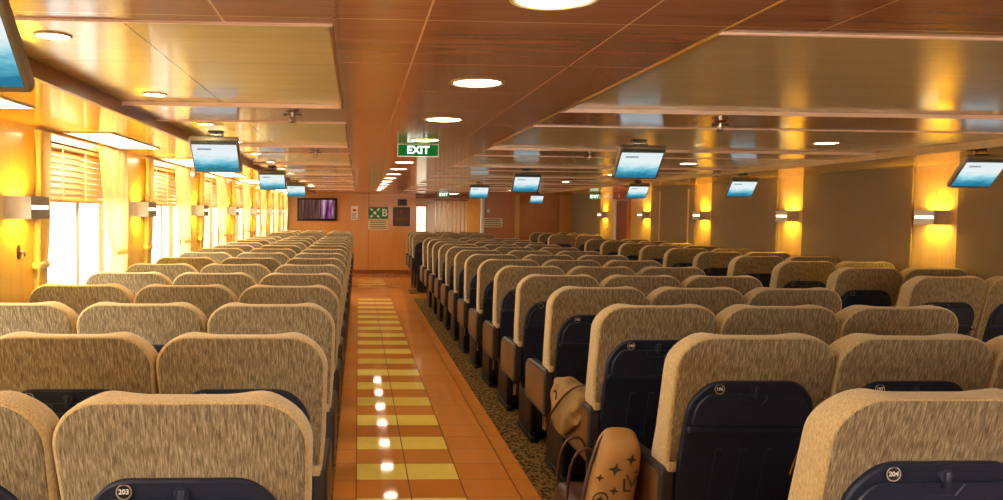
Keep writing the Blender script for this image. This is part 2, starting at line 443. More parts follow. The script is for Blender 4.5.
# end bulkheads
def wb():
    bm = B(XL-.2, XO0, YB, YB+.15, 0, H); box(bm, XL-.2, XL, YB-.2, YB, 0, HS); return bm
struct(obj('wall_back', wb(), m_orange))
struct(obj('baseboard_back', B(XL, XO0, YB-.02, YB-.0005, 0, .1, bev=.003), m_base))
struct(obj('wall_back_right', B(XO1, XR, YB2, YB2+.15, 0, H), m_orange2))
bm = B(3.655, 3.75, YB2-.02, YB2-.0005, 0, H-.05, bev=.003); struct(obj('trim_wall_batten', bm, m_maple))
bm = B(4.7, 4.99, YB2-.02, YB2-.0005, 0, H-.05, bev=.003); struct(obj('trim_wall_batten', bm, m_orange))
def wall_front():
    bm = B(XL-.2, XR+.2, YF-.15, YF, 0, .6); box(bm, XL-.2, XR+.2, YF-.15, YF, 2.0, HP+.1)
    for a, b in ((XL-.2, 1.1), (2.8, 2.95), (4.75, XR+.2)): box(bm, a, b, YF-.15, YF, .6, 2.0)
    return bm
struct(obj('wall_front', wall_front(), m_maple))
for i, (a, b) in enumerate(((1.1, 2.8), (2.95, 4.75))):  # two unseen windows, added so daylight reaches the seat backs
    w = struct(link('window_%d' % (21+i), None)); w.location = ((a+b)/2, YF-.08, .6); hw = (b-a)/2
    bm = bmesh.new()
    for (x0, x1, z0, z1) in ((-hw, -hw+.05, 0, 1.40), (hw-.05, hw, 0, 1.40), (-hw+.05, hw-.05, 0, .05), (-hw+.05, hw-.05, 1.35, 1.40)): box(bm, x0, x1, -.03, .03, z0, z1, bev=.004)
    obj('window_frame', bm, m_white, w); obj('window_pane', B(-hw+.05, hw-.05, -.004, .004, .05, 1.35), m_glass, w)
# lobby behind the passage
struct(obj('wall_lobby', B(XO0-.15, XO0, YB+.15, YLOB, 0, H), m_maple))
struct(obj('wall_lobby', B(3.9, 4.05, YB2+.15, YLOB, 0, H), m_maple))
def lobby_back():
    bm = B(2.09, 4.05, YLOB, YLOB+.15, 0, H); box(bm, XO0-.15, 1.74, YLOB, YLOB+.15, 0, H)
    box(bm, 1.74, 2.09, YLOB, YLOB+.15, 0, .8); box(bm, 1.74, 2.09, YLOB, YLOB+.15, 1.84, H); return bm
struct(obj('wall_lobby', lobby_back(), m_white))
w = struct(link('window_20', None)); w.location = (1.915, YLOB+.07, .8)
bm = bmesh.new()
for (x0, x1, z0, z1) in ((-.175, -.145, 0, 1.04), (.145, .175, 0, 1.04), (-.145, .145, 0, .04), (-.145, .145, 1.0, 1.04)):
    box(bm, x0, x1, -.03, .03, z0, z1, bev=.004)
obj('window_frame', bm, m_orange2, w); obj('window_pane', B(-.145, .145, -.004, .004, .04, 1.0), m_glass2, w)
struct(obj('trim_passage_header', B(XO0, XO1+.0, YB-.02, YB+.12, 1.985, H-.001, bev=.004), m_fascia))
struct(obj('trim_passage_post', B(XO1-.075, XO1-.002, YB2-.03, YB2+.12, 0, H-.002, bev=.006), m_white))
struct(obj('wall_passage_pier', B(2.87, 3.33, YB+.0, YB+.12, 0, H-.002), m_soffit))

# ------------------------------------------------------------------ seats
SP, PITCH = .56, .893
def hood_outline(w, zt, R, zb, bump, n=9):
    pts = [(-w*.93, zb), (-w*.97, zb+.12)]
    for i in range(n+1):
        a = pi - (pi/2)*i/n; pts.append((-w+R+R*cos(a), zt-R+R*sin(a)))
    for i in range(1, 24):
        u = -1 + 2*i/24; x = u*(w-R)
        pts.append((x, zt))
    for i in range(n+1):
        a = pi/2 - (pi/2)*i/n; pts.append((w-R+R*cos(a), zt-R+R*sin(a)))
    pts += [(w*.97, zb+.12), (w*.93, zb)]
    return [(x, z + bump*math.exp(-((abs(x)/w-.60)/.17)**2)*max(0, min(1, (z-zt+R)/R))) for x, z in pts]
REC = .30
def yb(z): return -.085 + (1.165-z)*REC
def hood_bm(w=.2785, zt=1.187, zb=.70):
    bm = bmesh.new(); rings = []
    for ins, dy, bump, topd in ((.008, 0, 0, .004), (.003, .004, 0, .001), (.0, .014, .0, .0), (0, .04, .005, .000), (0, .07, .008, .003), (0, .105, .009, .008), (.012, .132, .007, .016), (.036, .148, .004, .030), (.064, .156, 0, .056)):
        o = hood_outline(w-ins, zt-topd, .112-ins*.6, zb, bump)
        r = []
        for x, z in o:
            t = max(0, min(1, (1.1-z)/.4))
            yy = yb(z) + dy + (dy/.158)*(.05*t*t - .018*sin(pi*t))
            r.append((x, yy, z))
        rings.append(r)
    return loft(bm, rings)
def plate(outline, y0, y1, follow=True, bev=0):
    # outline in x,z ; slab from y0 to y1 behind the reclined back plane
    bm = bmesh.new(); rings = []
    cxm = sum(p[0] for p in outline)/len(outline); czm = sum(p[1] for p in outline)/len(outline)
    def ring(dy, ins):
        r = []
        for x, z in outline:
            dx, dz = x-cxm, z-czm; L = math.hypot(dx, dz); s = (L-ins)/L
            X, Z = cxm+dx*s, czm+dz*s
            r.append((X, (yb(Z) if follow else 0)+dy, Z))
        return r
    if bev: rings = [ring(y0, bev), ring(y0+bev*.7, bev*.3), ring(y0+bev*1.6, 0), ring(y1, 0)]
    else: rings = [ring(y0, 0), ring(y1, 0)]
    return loft(bm, rings)
def rounded(pts, r, n=5):
    out = []; N = len(pts)
    for i in range(N):
        p0, p, p1 = Vector(pts[i-1]), Vector(pts[i]), Vector(pts[(i+1) % N])
        a = (p0-p); b = (p1-p); rr = min(r, a.length*.45, b.length*.45)
        A = p + a.normalized()*rr; Bq = p + b.normalized()*rr
        for k in range(n+1):
            t = k/n; q = A*(1-t)**2 + p*2*t*(1-t) + Bq*t*t; out.append((q.x, q.y))
    return out
def back_panel_bm():
    o = hood_outline(.2785-.010, 1.187-.006, .104, .72, 0)
    return plate(o, -.003, .02, bev=.003)
SHELL = rounded([(-.155, 1.032), (.155, 1.032), (.222, .955), (.226, .84), (.215, .40), (-.215, .40), (-.226, .84), (-.222, .955)], .045)
def shell_bm():
    bm = plate(SHELL, -.020, .05, bev=.007)
    for x in (-.09, 0, .09):     # raised ribs on the lower moulding
        r = rounded([(x-.012, .78), (x+.012, .78), (x+.012, .55), (x-.012, .55)], .01, 3)
        b2 = plate(r, -.025, -.012, bev=.003); me = bpy.data.meshes.new('t'); b2.to_mesh(me); b2.free(); bm.from_mesh(me); bpy.data.meshes.remove(me)
    return bm
def tray_bm():
    bm = plate(rounded([(-.165, .985), (.165, .985), (.198, .94), (.204, .868), (-.204, .868), (-.198, .94)], .02), -.030, -.019, bev=.004)
    b2 = plate(rounded([(-.215, .866), (.215, .866), (.216, .845), (-.216, .845)], .008, 3), -.036, -.018, bev=.004)
    me = bpy.data.meshes.new('t'); b2.to_mesh(me); b2.free(); bm.from_mesh(me); bpy.data.meshes.remove(me)
    return bm
def latch_bm():
    bm = bmesh.new()
    for pts in ([(-.05, .983), (-.046, .952), (.03, .950), (.046, .979)],):
        tube(bm, [(x, yb(z)-.031, z) for x, z in pts], .003, 6)
    cyl(bm, (0, yb(.995)-.018, 1.0), (0, yb(.995)-.030, 1.0), .02, .016)
    box(bm, -.007, .007, yb(.985)-.040, yb(.985)-.028, .972, 1.012, bev=.003)
    return bm
def cushion_bm():
    bm = B(-.222, .222, .17, .60, .40, .52, bev=.04, seg=4); return bm
def front_bm():
    # padding on the sitting side of the backrest
    o = rounded([(-.21, 1.02), (.21, 1.02), (.218, .50), (-.218, .50)], .05)
    bm = plate(o, .052, .17, bev=0); return bm
def arm_profile(ins=0):
    return rounded([(.07+ins, .425+ins), (.60-ins, .425+ins), (.60-ins, .655-ins), (.50, .69-ins), (.05+ins, .70-ins)], .035)
def arm_bm(s):
    bm = bmesh.new(); x0, x1 = (.224*s, .277*s); 
    rs = []
    for x, ins in ((x0, .01), (x0+.008*s, 0), (x1-.008*s, 0), (x1, .01)): rs.append([(x, y, z) for y, z in arm_profile(ins)])
    return loft(bm, rs)
def armpanel_bm(s):
    bm = bmesh.new(); rs = []
    for x, ins in ((.2765*s, .022), (.2785*s, .026)): rs.append([(x, y, z) for y, z in arm_profile(ins)])
    return loft(bm, rs)
def bracket_bm(s):
    bm = bmesh.new(); z = .715
    box(bm, min(.226*s, .255*s), max(.226*s, .255*s), yb(z)-.012, yb(z)+.03, z-.028, z+.008, bev=.005)
    return bm
def leg_bm(s):
    bm = bmesh.new(); x = .25*s
    x = .13*s
    box(bm, x-.018, x+.018, .12, .52, .05, .424, bev=.006)
    box(bm, x-.022, x+.022, .08, .56, .0085, .05, bev=.008)
    return bm
def shade_fill_bm():  # dark block added to stand for the shade under the seat
    return B(-.11, .11, .14, .50, .06, .398, bev=.01)
def sleeve_bm(s):
    bm = bmesh.new(); cyl(bm, (.262*s, .085, .345), (.262*s, .085, .424), .014); return bm
def stay_bm():
    bm = bmesh.new(); tube(bm, [(.205, yb(.85)-.03, .85), (.19, yb(.76)-.028, .76), (.18, yb(.68)-.026, .68)], .004, 6)
    box(bm, .197, .221, yb(.85)-.046, yb(.85)-.026, .83, .86, bev=.004); return bm
_mesh = {}
def part(name, fn, mat, parent, smooth=35, key=None):
    key = key or name
    if key not in _mesh:
        o = obj(name, fn(), mat, parent, smooth); _mesh[key] = o.data; return o
    return link(name, _mesh[key], parent)
def badge(parent, num=None):
    z = 1.005; x = -.125
    y = yb(z)-.0235
    def f():
        bm = bmesh.new(); cyl(bm, (x, y+.006, z), (x, y, z), .0175, n=24); return bm
    b = part('number_badge', f, m_black, parent)
    def ring():
        bm = bmesh.new()
        n = 24; R = [[bm.verts.new((x+r*cos(2*pi*i/n), y-dy, z+r*sin(2*pi*i/n))) for i in range(n)] for r, dy in ((.0175, 0), (.0175, .0012), (.0148, .0012), (.0148, 0))]
        for a, c in zip(R, R[1:]+R[:1]):
            for i in range(n): bm.faces.new((a[i], a[(i+1) % n], c[(i+1) % n], c[i]))
        return bm
    r = part('badge_ring', ring, m_alu, b)
    if num:
        t = text_bm(num, .0155, .0004, 1.0, .0004); bmesh.ops.translate(t, verts=t.verts, vec=(x, y-.0008, z)); obj('badge_number', t, m_whitetxt, b)
def make_seat(detail, num=None):
    t = link('recliner_seat', None)
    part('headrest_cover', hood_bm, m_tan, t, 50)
    part('back_panel', back_panel_bm, m_tweed, t, 50)
    part('back_shell', shell_bm, m_navy, t, 40)
    part('tray_table', tray_bm, m_navy2, t, 40)
    part('backrest_pad', front_bm, m_tweed, t, 40)
    part('underseat_shade_fill', shade_fill_bm, m_steel, t, 40)
    part('seat_cushion', cushion_bm, m_tweed, t, 40)
    for s in (-1, 1):
        a = part('armrest', lambda: arm_bm(s), m_dark, t, 35, 'arm%d' % s)
        part('armrest_panel', lambda: armpanel_bm(s), m_brownleather, a, 35, 'armp%d' % s)
        part('leg', lambda: leg_bm(s), m_steel, t, 35, 'leg%d' % s)
    if detail:
        for s in (-1, 1):
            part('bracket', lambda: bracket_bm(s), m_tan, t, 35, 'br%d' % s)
            part('leg_sleeve', lambda: sleeve_bm(s), m_chrome, t, 35, 'sl%d' % s)
        part('tray_latch', latch_bm, m_navy2, t, 40); part('tray_stay', stay_bm, m_chrome, t, 40)
        badge(t, num)
    return t
proto_far = make_seat(False); proto_near = make_seat(True)
used = {'far': False, 'near': False}
def place(x, y, label, group, detail, num=None, zs=1.0):
    if num: o = make_seat(True, num)
    else:
        k = 'near' if detail else 'far'; p = proto_near if detail else proto_far
        o = copy_tree(p) if used[k] else p; used[k] = True
    o.location = (x, y, 0); tag(o, label, 'seat', group); return o
def rowname(k, far):
    return ('%s row beyond the cross aisle' % ORD[far]) if far is not None else ('%s row from the camera' % ORD[k])
nums = {('L', 0, 0): '203', ('C', 0, 0): '204', ('L', 0, 1): '202', ('C', 1, 0): '196', ('C', 2, 0): '188', ('C', 3, 0): '180', ('L', 1, 0): '195', ('C', 0, 1): '205', ('C', 1, 1): '197'}
for k in list(range(14)) + [16, 17, 18]:
    far = k-16 if k >= 16 else None
    for j, nm in enumerate(('aisle seat', 'middle seat', 'window seat')):
        o = place(-.099-SP/2-SP*j, 1.806+PITCH*k, 'tan and navy %s in the left block, %s' % (nm, rowname(k, far)), 'recliner seats in the left window-side block', k < 8, nums.get(('L', k, j)))
        for ch in o.children:
            if ch.name.split('.')[0] in ('back_shell', 'tray_table', 'tray_latch', 'tray_stay', 'number_badge'): ch.location = (0, .0075, -.025)
    for j, nm in enumerate(('left aisle seat', 'middle seat', 'right aisle seat')):
        place(1.075+SP/2+SP*j, 1.832+PITCH*k, 'tan and navy %s in the central block, %s' % (nm, rowname(k, far)), 'recliner seats in the central block', k < 8, nums.get(('C', k, j)))
for k in list(range(-1, 10)) + [12, 13, 14]:
    if k == -1: continue
    far = k-12 if k >= 12 else None
    rn = ('%s row beyond the cross aisle' % ORD[far]) if far is not None else ('%s visible row from the frame edge' % ORD[k])
    for j, nm in enumerate(('aisle seat', 'wall seat')):
        place(3.852+SP/2+SP*j-.005, 5.50+PITCH*k, 'tan and navy %s by the right wall, %s' % (nm, rn), 'recliner seats along the right wall', k < 7)

# ------------------------------------------------------------------ ceiling lights
def downlight(r, mat, x, y, z, label, group, name='ceiling_downlight'):
    t = thing(name, label, 'ceiling light', (x, y, z), group)
    bm = bmesh.new()
    n = 32; prof = [(r*1.18, 0), (r*1.19, -.003), (r*1.08, -.006), (r, -.003), (r, 0)]
    R = [[bm.verts.new((a*cos(2*pi*i/n), a*sin(2*pi*i/n), zz)) for i in range(n)] for a, zz in prof]
    for a, c in zip(R, R[1:]+R[:1]):
        for i in range(n): bm.faces.new((a[i], a[(i+1) % n], c[(i+1) % n], c[i]))
    obj('bezel', bm, m_gold, t, 40)
    bm = bmesh.new(); lathe(bm, [(r*.99, -.0005), (r*.99, -.002), (r*.7, -.0028), (.002, -.003)], n=32); obj('lens', bm, mat, t, 40)
    return t
vis = 0
for k in range(-4, 14):
    y = 1.865+1.213*k
    if y < YF+.3: continue
    lab = 'round aisle ceiling downlight, %s from the camera along the centre strip' % ORD[vis] if k >= 0 else 'round aisle ceiling downlight behind the camera'
    if k >= 0: vis += 1
    downlight(.088, m_lamp, .447, y, H, lab, 'round downlights over the aisle')
vis = 0
for k in range(-4, 13):
    y = 2.47+1.195*k
    if y < YF+.3: continue
    ph = (y-2.172) % P
    z = HP if ph < 1.737 else H
    lab = 'small recessed downlight in the left ceiling bays, %s from the camera' % ORD[vis] if k >= 0 else 'small recessed downlight behind the camera on the left'
    if k >= 0: vis += 1
    downlight(.046, m_lamp2, -.91, y, z, lab, 'small downlights over the left seats')
vis = 0
for k in range(-3, 6):
    y = 5.49+P*k
    ph = (y-2.172) % P
    z = HP if ph < 1.737 else H
    lab = 'oval-looking downlight over the right seats, %s from the camera' % ORD[vis] if k >= 0 else 'ceiling downlight over the right seats beside the camera'
    if k >= 0: vis += 1
    downlight(.075, m_lamp2, 3.24, y, z, lab, 'downlights over the right seats')
# light panels let into the left soffit
vis = 0
for k in range(-2, 7):
    y0, y1 = 5.0+P*k, 6.18+P*k
    t = thing('soffit_light', 'long white light panel in the soffit above the %s window from the camera' % ORD[max(0, k+1)] if k >= -1 else 'long white light panel in the soffit behind the camera', 'ceiling light', (-1.64, (y0+y1)/2, HS), 'light panels over the windows')
    hy = (y1-y0)/2
    bm = bmesh.new()
    for a in ((-.15, .15, -hy, -hy+.02), (-.15, .15, hy-.02, hy), (-.15, -.135, -hy+.02, hy-.02), (.135, .15, -hy+.02, hy-.02)): box(bm, *a, -.008, -.0005, bev=.002)
    obj('frame', bm, m_white, t); obj('diffuser', B(-.135, .135, -hy+.02, hy-.02, -.005, -.0005), m_soffitlamp, t)

# ------------------------------------------------------------------ wall sconces
def make_sconce(s):       # s=+1 : box stands out toward +X
    t = link('wall_sconce', None)
    bm = bmesh.new(); D = .135
    x0, x1 = (0.001, D) if s > 0 else (-D, -.001)
    L, hh = .125, .06
    box(bm, x0, x1, -L, -L+.008, -hh, hh); box(bm, x0, x1, L-.008, L, -hh, hh)          # ends
    fx0, fx1 = (D-.008, D) if s > 0 else (-D, -D+.008)
    box(bm, fx0, fx1, -L+.008, L-.008, .012, hh); box(bm, fx0, fx1, -L+.008, L-.008, -hh, -.008)
    bx0, bx1 = (.001, .008) if s > 0 else (-.008, -.001)
    box(bm, bx0, bx1, -L+.008, L-.008, -hh, hh)
    obj('housing', bm, m_alu, t)
    a, b = sorted((s*(D-.012), s*(D-.009)))
    obj('slot_diffuser', B(a, b, -L+.01, L-.01, -.012, .016), m_slot, t)
    a, b = sorted((s*.02, s*(D-.03)))
    obj('lamp', B(a, b, -.08, .08, -.03, .03, bev=.01), m_sconce, t)
    return t
sl = make_sconce(1); sr = make_sconce(-1); fl = fr_ = True
for k in range(-3, 7):
    o = sl if fl else copy_tree(sl); fl = False
    o.location = (XL, 4.40+P*k, 1.60)
    tag(o, 'grey box wall sconce on the left wall pier, %s from the camera' % ORD[k] if k >= 0 else 'grey box wall sconce on the left wall behind the view', 'wall light', 'wall sconces between the windows')
for k in range(-4, 5):
    o = sr if fr_ else copy_tree(sr); fr_ = False
    o.location = (XR, 6.75+P*k, 1.60)
    tag(o, 'grey box wall sconce glowing yellow on the right wall, %s from the camera' % ORD[k] if k >= 0 else 'grey box wall sconce on the right wall beside the camera', 'wall light', 'wall sconces on the right wall')

# ------------------------------------------------------------------ curtains, sheers, blinds
def curtain_bm(w_top, w_waist, side, zt=2.035, zb=.62, zw=1.28, amp=.032, folds=5):
    bm = bmesh.new(); nu, nv = 60, 30; G = []
    for j in range(nv+1):
        v = j/nv; z = zt + (zb-zt)*v
        if z > zw: tt = (z-zw)/(zt-zw); w = w_waist + (w_top-w_waist)*(tt**.6)
        else: tt = (zw-z)/(zw-zb); w = w_waist + (w_top*.8-w_waist)*min(1, (tt*1.3)**.7)
        row = []
        for i in range(nu+1):
            u = i/nu
            y = side*(u*w)
            a = amp*(.35+.65*min(1, w/w_top))
            x = a*sin(2*pi*folds*u + .5*sin(v*5)) + .012*sin(9*u+v*4)
            row.append(bm.verts.new((x, y, z)))
        G.append(row)
    for j in range(nv):
        for i in range(nu): bm.faces.new((G[j][i], G[j][i+1], G[j+1][i+1], G[j+1][i]))
    bmesh.ops.solidify(bm, geom=bm.faces[:], thickness=.003)
    return bm
def make_curtain(side, wt, ww):
    t = link('curtain', None)
    obj('drape', curtain_bm(wt, ww, side, amp=.02, folds=max(3, int(wt*11))), m_curt, t, 60)
    bm = bmesh.new(); y0, y1 = (sorted((-.005*side, (ww+.012)*side)))
    box(bm, -.022, .024, y0, y1, 1.255, 1.295, bev=.012); obj('tie_band', bm, m_curt, t, 40)
    return t
cl, cr = make_curtain(1, .24, .15), make_curtain(-1, .62, .26)
def blind():
    t = link('venetian_blind', None)
    bm = bmesh.new()
    for i in range(8):
        z = 1.982-.039*i
        bmv = bmesh.new(); box(bmv, -.021, .021, -.74, .74, -.0015, .0015)
        bmesh.ops.transform(bmv, matrix=Matrix.Translation((0, 0, z)) @ Matrix.Rotation(radians(62), 4, 'Y'), verts=bmv.verts)
        me = bpy.data.meshes.new('t'); bmv.to_mesh(me); bmv.free(); bm.from_mesh(me); bpy.data.meshes.remove(me)
    obj('slats', bm, m_slat, t)
    obj('headrail', B(-.03, .03, -.75, .75, 2.003, 2.03, bev=.003), m_slat, t)
    obj('bottom_rail', B(-.024, .024, -.74, .74, 1.672, 1.69, bev=.004), m_slat, t)
    for y in (-.42, 0, .42): obj('ladder_tape', B(.024, .026, y-.014, y+.014, 1.69, 2.003), m_curt, t)
    return t
bl = blind()
def sheer_bm():
    bm = bmesh.new(); G = []
    for j in range(2):
        z = (2.03, .81)[j]; G.append([bm.verts.new((.012*sin(i*1.1), -.72+1.44*i/90, z)) for i in range(91)])
    for i in range(90): bm.faces.new((G[0][i], G[0][i+1], G[1][i+1], G[1][i]))
    bmesh.ops.solidify(bm, geom=bm.faces[:], thickness=.001)
    return bm
first = True
for k in range(-3, 7):
    yc = 5.605+P*k
    if yc-.9 < YF: continue
    wn = '%s window from the camera' % ORD[k] if k >= 0 else 'window behind the camera on the left'
    if first: a, b, c = cl, cr, bl; first = False
    else: a, b, c = copy_tree(cl), copy_tree(cr), copy_tree(bl)
    a.location = (XL+.022, yc-.99, 0); tag(a, 'cream tied-back curtain on the near side of the %s' % wn, 'curtain', 'cream curtains on the left wall')
    b.location = (XL+.022, yc+.76, 0); tag(b, 'cream tied-back curtain on the far side of the %s' % wn, 'curtain', 'cream curtains on the left wall')
    c.location = (XL-.051, yc, -.035); tag(c, 'wooden slat blind half raised in the %s' % wn, 'blind', 'wooden blinds in the left windows')

# ------------------------------------------------------------------ televisions
def make_tv():
    t = link('ceiling_television', None)
    obj('ceiling_plate', B(-.045, .045, -.03, .03, -.012, -.0005, bev=.003), m_black, t)
    bm = bmesh.new(); cyl(bm, (0, 0, -.012), (0, .0, -.09), .009); box(bm, -.03, .03, -.006, .03, -.10, -.085, bev=.003); obj('mount_pole', bm, m_black, t, 40)
    bm = bmesh.new(); cyl(bm, (-.05, -.03, -.03), (.05, -.03, -.03), .011); obj('mount_bar', bm, m_chrome, t, 40)
    body = obj('casing', B(-.15, .15, -.014, .022, -.132, .132, bev=.010, seg=3), m_tvcase, t, 35, loc=(0, -.015, -.152), rot=(radians(42), 0, 0))
    obj('rear_housing', B(-.1, .1, .0225, .045, -.08, .08, bev=.008), m_tvback, body, 35)
    sc = obj('screen', B(-.136, .136, -.0165, -.0142, -.112, .092), m_screen, body)
    obj('bezel_strip', B(-.136, .136, -.016, -.0142, .0935, .122), m_strip, body)
    return t
tv = make_tv(); ft = True
for (x, y, z, lab) in ((-.858, 1.74, H+.01, 'ceiling television at the left frame edge nearest the camera, cut by the frame'),
                       (-.885, 5.09, H-.0, 'tilted ceiling television over the left seats, second from the camera'),
                       (-.955, 9.05, H-.0, 'tilted ceiling television over the left seats, third from the camera'),
                       (-.985, 12.9, H-.0, 'tilted ceiling television over the left seats, farthest of that row'),
                       (1.835, 5.26, H, 'large-looking tilted ceiling television over the central seats, nearest of its row'),
                       (1.84, 8.85, H, 'tilted ceiling television over the central seats, second of its row'),
                       (1.865, 12.5, H, 'small-looking tilted ceiling television over the central seats beside the passage'),
                       (4.175, 5.3, HS, 'tilted ceiling television at the right frame edge'),
                       (4.165, 8.65, HS, 'tilted ceiling television over the right seats, between two glowing wall piers'),
                       (3.94, 11.3, H, 'tilted ceiling television beside the red sign near the far right door'),
                       (3.9, 17.6, H, 'tiny tilted ceiling television before the far right bulkhead')):
    o = tv if ft else copy_tree(tv); ft = False
    o.location = (x, y, z); tag(o, lab, 'television', 'televisions hung from the ceiling')
t = thing('wall_television', 'large black wall television with a painted pink and brown curtain reflection on the end bulkhead', 'television', (-1.07, YB, 1.663))
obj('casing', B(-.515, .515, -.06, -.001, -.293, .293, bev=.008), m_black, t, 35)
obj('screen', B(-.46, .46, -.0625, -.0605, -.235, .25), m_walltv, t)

# ------------------------------------------------------------------ signs
def exit_sign(x, y, z, w, h, label, glow=True, words='EXIT'):
    t = thing('exit_sign', label, 'sign', (x, y, z), None)
    obj('board', B(-w/2, w/2, -.008, .008, -h, -.004, bev=.003), m_exitgreen, t)
    bm = bmesh.new()
    for a in ((-w/2, w/2, -h-.003, -h+.002), (-w/2, w/2, -.0045, -.0005), (-w/2-.004, -w/2, -h-.003, -.0005), (w/2, w/2+.004, -h-.003, -.0005)): box(bm, a[0], a[1], -.011, .011, a[2], a[3])
    obj('border', bm, m_white, t)
    tb = text_bm(words, h*.86, .0008, 1.05, .003); bmesh.ops.translate(tb, verts=tb.verts, vec=(0, -.0095, -h*.5)); obj('lettering', tb, m_exitwhite, t)
    return t
exit_sign(.427, 5.86, H, .29, .088, 'green EXIT sign hanging over the aisle, nearest of the signs')
exit_sign(2.0, 19.0, H, .27, .11, 'small green EXIT sign before the passage header')
t = thing('exit_sign', 'small pale green EXIT sign high on the far right wall', 'sign', (XR-.14, 16.5, 2.03))
obj('board', B(-.11, .11, -.008, .008, -.12, .0, bev=.003), m_exitgreen, t)
tb = text_bm('EXIT', .09, .0008, 1, .003); bmesh.ops.translate(tb, verts=tb.verts, vec=(0, -.0095, -.06)); obj('lettering', tb, m_exitwhite, t)
obj('wall_arm', B(.112, .139, -.006, .006, -.1, -.02), m_white, t)
# assembly station sign
t = thing('assembly_sign', 'green assembly station sign with white arrows and letter B over a cream notice', 'sign', (.518, YB, 1.59))
obj('green_board', B(-.257, .257, -.012, -.001, -.155, .155, bev=.003), m_green, t)
bm = bmesh.new()
for sx in (-1, 1):
    for sz in (-1, 1):
        cx_, cz_ = -.09+sx*.085, sz*.085
        dirv = Vector((-sx, 0, -sz)).normalized(); per = Vector((-dirv.z, 0, dirv.x)); c0 = Vector((cx_, -.0135, cz_))
        pts = [c0-dirv*.05+per*.014, c0+per*.014, c0+per*.036, c0+dirv*.045, c0-per*.036, c0-per*.014, c0-dirv*.05-per*.014]
        f = bm.faces.new([bm.verts.new(p) for p in pts])
for i in range(4):
    a = i*pi/2+pi/4; lathe(bm, [(.012, 0), (.012, .001)], (0, 0, 0), 4) if False else None
geo = bmesh.ops.extrude_face_region(bm, geom=bm.faces[:]); bmesh.ops.translate(bm, verts=[v for v in geo['geom'] if isinstance(v, bmesh.types.BMVert)], vec=(0, .0012, 0))
obj('arrows', bm, m_whitetxt, t)
bm = B(-.125, -.055, -.0135, -.0122, -.035, .035); obj('centre_mark', bm, m_whitetxt, t)
tb = text_bm('B', .27, .0008, 1, .004); bmesh.ops.translate(tb, verts=tb.verts, vec=(.165, -.0131, 0)); obj('letter', tb, m_whitetxt, t)
def notice_bm_lines(w, z0, z1, n, y, m=.86):
    bm = bmesh.new()
    for i in range(n):
        z = z1 - (z1-z0)*(i+.5)/n; ww = w*m*(1-.25*random.random())
        box(bm, -w*m/2, -w*m/2+ww, y-.001, y, z-.25*(z1-z0)/n*.7, z+.25*(z1-z0)/n*.7)
    return bm
t = thing('notice', 'cream printed notice right below the green assembly sign', 'notice', (.518, YB, 1.287))
obj('sheet', B(-.257, .257, -.008, -.001, -.138, .138), m_cream, t); obj('print', notice_bm_lines(.51, -.12, .12, 5, -.0082), m_mark, t)
t = thing('notice', 'narrow white paper notice with a red mark beside the wall television', 'notice', (-.105, YB, 1.585))
obj('sheet', B(-.088, .088, -.006, -.001, -.18, .18), m_white, t); obj('print', notice_bm_lines(.17, -.16, .0, 5, -.0062), m_mark, t); obj('red_mark', B(-.04, .04, -.0075, -.0062, .04, .1), m_red, t)
t = thing('notice_board', 'dark square framed board beside the passage opening', 'notice', (1.125, YB, 1.50))
obj('frame', B(-.225, .225, -.02, -.001, -.25, .25, bev=.006), m_plaque, t); obj('sheet', B(-.16, .16, -.0215, -.0202, -.12, -.03), m_brownleather, t); obj('emblem', B(-.05, .02, -.0215, -.0202, .1, .16), m_red, t)
t = thing('wall_plaque', 'small dark plaque above the square board by the passage', 'plaque', (1.145, YB, 1.87))
obj('plate', B(-.12, .12, -.015, -.001, -.085, .085, bev=.004), m_plaque, t); obj('inlay', B(-.1, .1, -.0165, -.0152, -.065, .065), m_dark, t)
t = thing('notice', 'cream notice strip on the far right orange bulkhead', 'notice', (3.14, YB2, 1.39))
obj('sheet', B(-.22, .22, -.008, -.001, -.11, .11), m_cream, t); obj('print', notice_bm_lines(.44, -.095, .095, 4, -.0082), m_mark, t)
t = thing('light_switch', 'small white wall switch above the notice on the right bulkhead', 'switch', (3.02, YB2, 1.66))
obj('plate', B(-.03, .03, -.012, -.001, -.04, .04, bev=.004), m_white, t); obj('rocker', B(-.012, .012, -.016, -.0122, -.02, .02, bev=.002), m_white, t)
t = thing('fire_sign', 'red sign box with a white mark above the far right door', 'sign', (XR, 15.1, 2.0))
obj('box', B(-.08, -.052, -.36, .36, -.1, .06 - .015, bev=.004), m_red, t)
bm = bmesh.new(); box(bm, -.0815, -.0802, -.06, .06, -.05, -.03); box(bm, -.0815, -.0802, -.02, .02, -.08, .0); obj('mark', bm, m_whitetxt, t)
for i, k in enumerate((0, 1, 2)):
    t = thing('pier_number', 'faint red number above the %s right wall sconce' % ORD[i], 'sign', (XR, 6.79+P*k, 1.80))
    tb = text_bm('3', .07, .0014); bmesh.ops.rotate(tb, verts=tb.verts, matrix=Matrix.Rotation(-pi/2, 3, 'Z')); bmesh.ops.translate(tb, verts=tb.verts, vec=(-.0012, 0, 0)); obj('digit', tb, plain('faint_red_print', srgb(206, 120, 50), .6), t)
    t['group'] = 'red numbers on the right wall piers'
t = thing('coat_hook', 'small oval brown hook plate on the left pier below the nearest sconce', 'hook', (XL, 4.44, 1.36))
bm = bmesh.new(); lathe(bm, [(.022, 0), (.024, .006), (.016, .01)], n=20)
for v in bm.verts: v.co = Vector((v.co.z-.0005, v.co.x, v.co.y*1.7))
obj('plate', bm, m_bagbrown, t, 40)
bm = bmesh.new(); tube(bm, [(.01, 0, .005), (.03, 0, .0), (.036, 0, -.012), (.03, 0, -.022)], .005, 8); obj('hook', bm, m_chrome, t, 40)

